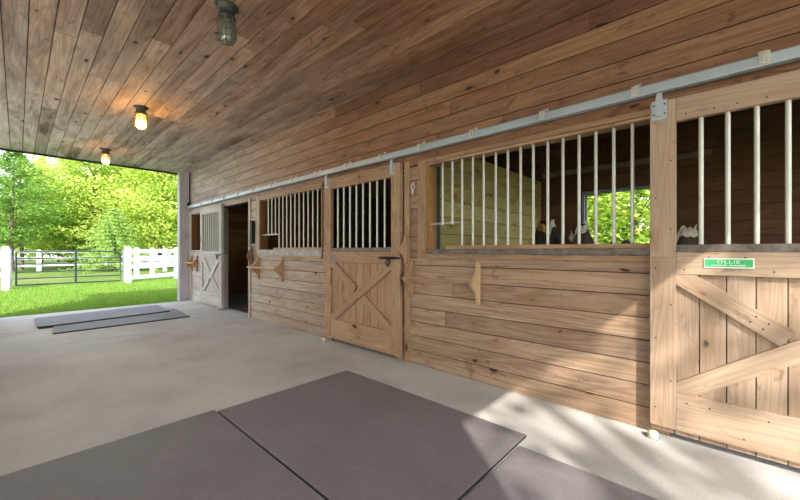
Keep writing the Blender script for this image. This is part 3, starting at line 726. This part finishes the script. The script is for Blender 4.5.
# ------------------------------------------------------------------ vegetation
def leaf_mesh(name, pts, size, mat, rnd, flat=.5, seed=0, asp=.6):
    rs = np.random.RandomState(seed); n = len(pts); pts = np.asarray(pts, dtype=np.float32)
    nrm = rs.normal(size=(n, 3)); nrm[:, 2] = np.abs(nrm[:, 2])+flat; nrm /= np.linalg.norm(nrm, axis=1)[:, None]
    t = rs.normal(size=(n, 3)); t -= nrm*np.sum(t*nrm, axis=1)[:, None]; t /= np.linalg.norm(t, axis=1)[:, None]
    b = np.cross(nrm, t); sz = (size*rs.uniform(.6, 1.4, size=n))[:, None]
    V = np.stack([pts-t*sz, pts-b*sz*asp, pts+t*sz, pts+b*sz*asp], axis=1).reshape(-1, 3)
    me = bpy.data.meshes.new(name); me.vertices.add(4*n); me.vertices.foreach_set('co', V.ravel().astype(np.float32))
    me.loops.add(4*n); me.loops.foreach_set('vertex_index', np.arange(4*n, dtype=np.int32))
    me.polygons.add(n); me.polygons.foreach_set('loop_start', np.arange(0, 4*n, 4, dtype=np.int32)); me.polygons.foreach_set('loop_total', np.full(n, 4, dtype=np.int32))
    me.update(); me.validate()
    a = me.attributes.new('rnd', 'FLOAT', 'POINT'); a.data.foreach_set('value', np.repeat(np.clip(rnd, 0, 1), 4).astype(np.float32))
    me.materials.append(mat); return me
def broadleaf(seed, h, crown_r, base, nb, per, size, mat):
    rs = np.random.RandomState(seed); pts = []; rn = []; mb = MB()
    tr = .055+.010*h; lean = rs.uniform(-.03, .03, 2)
    mb.tube([(lean[0]*z+.06*math.sin(z*.7+seed), lean[1]*z, z) for z in np.linspace(0, h*.93, 8)], [tr*(1-.85*i/7) for i in range(8)], 10)
    for k in range(nb):
        z = base+(h-base)*((k+.5)/nb); f = (z-base)/(h-base)
        R = crown_r*(1-f**2.2)*rs.uniform(.55, 1.1)*(.75+.5*min(1, f*3)); a = k*2.4+rs.uniform(-.5, .5)
        end = np.array([math.cos(a)*R, math.sin(a)*R, z+rs.uniform(.0, .5)])
        st = np.array([lean[0]*z, lean[1]*z, max(z-.6, .3)])
        mb.tube([st, st*.5+end*.5+np.array([0,0,.15]), end], [tr*.35*(1-f*.7), tr*.22*(1-f*.7), .01], 6)
        m = max(60, int(per*(.35+R/crown_r)))
        t = rs.uniform(.25, 1.08, m)[:, None]; sp = (.12+.32*t)*max(R, .5)*.75
        g = rs.normal(size=(m, 3))*np.array([1, 1, .17])*sp
        pts.append(st+(end-st)*t+g); rn.append(np.clip(rs.uniform(.0, 1.0)*.6+rs.uniform(0, .4, m), 0, 1))
    P = np.concatenate(pts); Rn = np.concatenate(rn)
    return mb, leaf_mesh('foliage', P, size, mat, Rn, .7, seed)
def conifer(seed, h, r):
    rs = np.random.RandomState(seed); pts = []; mb = MB(); mb.tube([(0,0,0), (0,0,h*.97)], [.09, .01], 8)
    for k in range(17):
        f = k/17; z = .35+(h-.4)*f; R = r*(1-f)**.8*rs.uniform(.75, 1.15)+.12
        for a in np.arange(8)*2*math.pi/8+k*.7:
            L = R*rs.uniform(.7, 1.15); m = int(40+70*L); t = rs.uniform(.05, 1, m)[:, None]; d = np.array([math.cos(a), math.sin(a), .12])
            pts.append(np.array([0,0,z])+d*L*t-np.array([0,0,.22*L])*t**2+rs.normal(size=(m,3))*np.array([.13,.13,.05])*(.4+t*.6))
    P = np.concatenate(pts); return mb, leaf_mesh('foliage', P, .07, M['leafpine'], rs.uniform(size=len(P)), .3, seed, .35)
protos = {}
def plant(kind, x, y, rot, sc, label, group='trees beyond the lawn', cat='tree'):
    mbt, me = protos[kind]
    nm = 'conifer' if kind == 'con' else 'broadleaf_tree'
    t = thing(nm, (x, y, GZ), label, cat, group); t.rotation_euler.z = rot; t.scale = (sc, sc, sc)
    if kind+'_trunk' not in protos:
        o = MB.build(mbt, 'trunk', M['bark']); protos[kind+'_trunk'] = o.data; o.parent = t
    else:
        o = bpy.data.objects.new('trunk', protos[kind+'_trunk']); COL.objects.link(o); o.parent = t
    o = bpy.data.objects.new('foliage', me); COL.objects.link(o); o.parent = t
    return t
protos['a'] = broadleaf(1, 11, 3.4, 1.6, 50, 330, .10, M['leaf'])
protos['b'] = broadleaf(2, 9, 3.0, .8, 46, 340, .10, M['leaf'])
protos['c'] = broadleaf(3, 10, 2.6, 2.2, 34, 260, .095, M['leafmid'])
protos['d'] = broadleaf(5, 13, 4.2, 2.6, 50, 420, .12, M['leafmid'])
protos['e'] = broadleaf(9, 12, 3.6, 3.0, 26, 46, .11, M['leaf'])
protos['con'] = conifer(4, 4.4, 2.1)
# forward view: u pixel, depth -> world
F_ = 352.; yaw = math.atan(382.2/352); sY, cY = math.sin(yaw), math.cos(yaw)
def at(u, d): r = (u-400)/F_*d; return (d*sY+r*cY, d*cY-r*sY)
TREES = [('c', 12, 21, .78, 'slim tree with thin trunks at the left edge behind the gate'),
 ('c', 22, 24, .8, 'mid green slim tree second from the left edge'),
 ('a', 42, 28, .78, 'tree with a stout trunk standing behind the gate left half'),
 ('b', 70, 27, 1.0, 'yellow-green tree directly behind the gate upright'),
 ('a', 96, 26, 1.05, 'tall yellow-green tree behind the gate right half'),
 ('b', 132, 29, 1.15, 'bright tree rising behind the right gate post'),
 ('a', 160, 25, .95, 'bright yellow-green tree over the right rail fence'),
 ('b', 184, 27, 1.1, 'bright tree half hidden by the grey corner return'),
 ('d', -14, 33, .5, 'darker tree beyond the left edge of the lawn'),
 ('d', 58, 40, .68, 'dark green tree deep behind the gate left half'),
 ('d', 115, 40, .9, 'dark green tree deep behind the pale conifer'),
 ('d', 150, 42, .95, 'tall dark tree deep behind the right rail fence'),
 ('d', 200, 40, .95, 'dark tree deep behind the barn corner'),
 ('b', 5, 44, .7, 'far low tree at the left edge beyond the distant fence'),
 ('b', 30, 46, .75, 'far low tree between the left slim trees'),
 ('b', 85, 46, .95, 'far yellow-green tree seen low behind the gate'),
 ('a', 140, 48, 1.1, 'far yellow-green tree low behind the conifer right side')]
for i, (k, u, d, sc, lab) in enumerate(TREES):
    x, y = at(u, d); plant(k, x, y, i*1.7, sc, lab)
x, y = at(115, 22); plant('con', x, y, 0, .93, 'small pale green conifer behind the right end of the gate')
for i, (x, y, k, sc, lab) in enumerate([(12.5, 2.0, 'b', .8, 'bright tree filling the left of the rear stall window'), (13.0, 4.6, 'b', .85, 'bright tree beyond the rear stall window left of the frame'),
      (14.5, 3.4, 'a', .9, 'tall tree behind the others outside the rear stall window'), (18, 5.6, 'a', 1.0, 'far tree outside the rear stall window')]):
    plant(k, x, y, i*2.1, sc, lab, 'trees behind the stalls')
# trees behind the photographer that break up the sun
for i, (x, y, sc) in enumerate([(-4.7, -8.1, 1.0), (-15.0, -23.5, 1.5)]):
    plant('ae'[i == 0], x, y, i*1.3+.5, sc, 'tall leafy tree far out before the barn entrance', 'trees shading the entrance')

# grass blades close to the slab
n = 52000; rs = np.random.RandomState(11)
yy = 9.62+8.5*rs.uniform(size=n)**1.6; xx = -1.2+rs.uniform(size=n)*(6.5)
hh = rs.uniform(.03, .075, n); an = rs.uniform(0, 6.28, n); wd = .006+.004*rs.uniform(size=n)
P = np.zeros((n, 3, 3), dtype=np.float32); ln = rs.normal(size=(n, 2))*.025
P[:, 0] = np.stack([xx-wd*np.cos(an), yy-wd*np.sin(an), np.full(n, GZ)], 1); P[:, 1] = np.stack([xx+wd*np.cos(an), yy+wd*np.sin(an), np.full(n, GZ)], 1)
P[:, 2] = np.stack([xx+ln[:, 0], yy+ln[:, 1], GZ+hh], 1)
me = bpy.data.meshes.new('grass_blades'); me.vertices.add(3*n); me.vertices.foreach_set('co', P.ravel()); me.loops.add(3*n); me.loops.foreach_set('vertex_index', np.arange(3*n, dtype=np.int32))
me.polygons.add(n); me.polygons.foreach_set('loop_start', np.arange(0, 3*n, 3, dtype=np.int32)); me.polygons.foreach_set('loop_total', np.full(n, 3, dtype=np.int32)); me.update()
a = me.attributes.new('rnd', 'FLOAT', 'POINT'); a.data.foreach_set('value', np.repeat(rs.uniform(size=n), 3).astype(np.float32)); me.materials.append(M['blade'])
o = bpy.data.objects.new('grass', me); COL.objects.link(o); tag(o, 'short bright grass growing along the concrete edge', 'grass', kind='stuff')

# ------------------------------------------------------------------ light
w = bpy.data.worlds.new('World'); S.world = w; w.use_nodes = True; nt = w.node_tree; nt.nodes.clear(); N = NT(nt)
out = N.n('OutputWorld'); bg = N.n('Background')
sky = N.n('TexSky', sky_type='NISHITA'); sky.sun_disc = False; sky.sun_elevation = math.radians(38); sky.sun_rotation = math.radians(220); sky.dust_density = 2.0; sky.air_density = 1.0
tc = N.n('TexCoord').outputs['Generated']
cl = N.noise(N.vmul(tc, (1, 1, 2.2)), 3.2, 6, .6, .3)
skyc = N.mix(1.0, sky.outputs[0], (.2, .2, .2, 1), 'MULTIPLY')
c = N.mix(N.rng(cl, .38, .58, .15, .95), skyc, (.97, 1.01, 1.10, 1))
N.l(c, bg.inputs[0]); bg.inputs[1].default_value = 1.6; N.l(bg.outputs[0], out.inputs[0])
sun = bpy.data.lights.new('sun', 'SUN'); sun.energy = 3.7; sun.angle = math.radians(.6); sun.color = (1.0, .95, .86)
so = bpy.data.objects.new('sun', sun); COL.objects.link(so); so.rotation_euler = Vector((1, 1.2, -1.14)).to_track_quat('-Z', 'Y').to_euler(); so.location = (-8, -10, 12)

# ------------------------------------------------------------------ camera
cam = bpy.data.cameras.new('camera'); co = bpy.data.objects.new('camera', cam); COL.objects.link(co)
cam.sensor_width = 36; cam.lens = 352/800*36; cam.shift_y = (251-250)/800.; cam.clip_start = .02; cam.clip_end = 500
co.location = (0, 0, 1.2); co.rotation_euler = (math.radians(90), 0, -yaw)
S.camera = co
S.view_settings.view_transform = 'Standard'; S.view_settings.look = 'None'; S.view_settings.gamma = 1.0; S.view_settings.use_curve_mapping = False
S.view_settings.exposure = 1.22
S.cycles.use_denoising = True
S.cycles.max_bounces = 10; S.cycles.diffuse_bounces = 8; S.cycles.transparent_max_bounces = 16; S.cycles.sample_clamp_indirect = 6
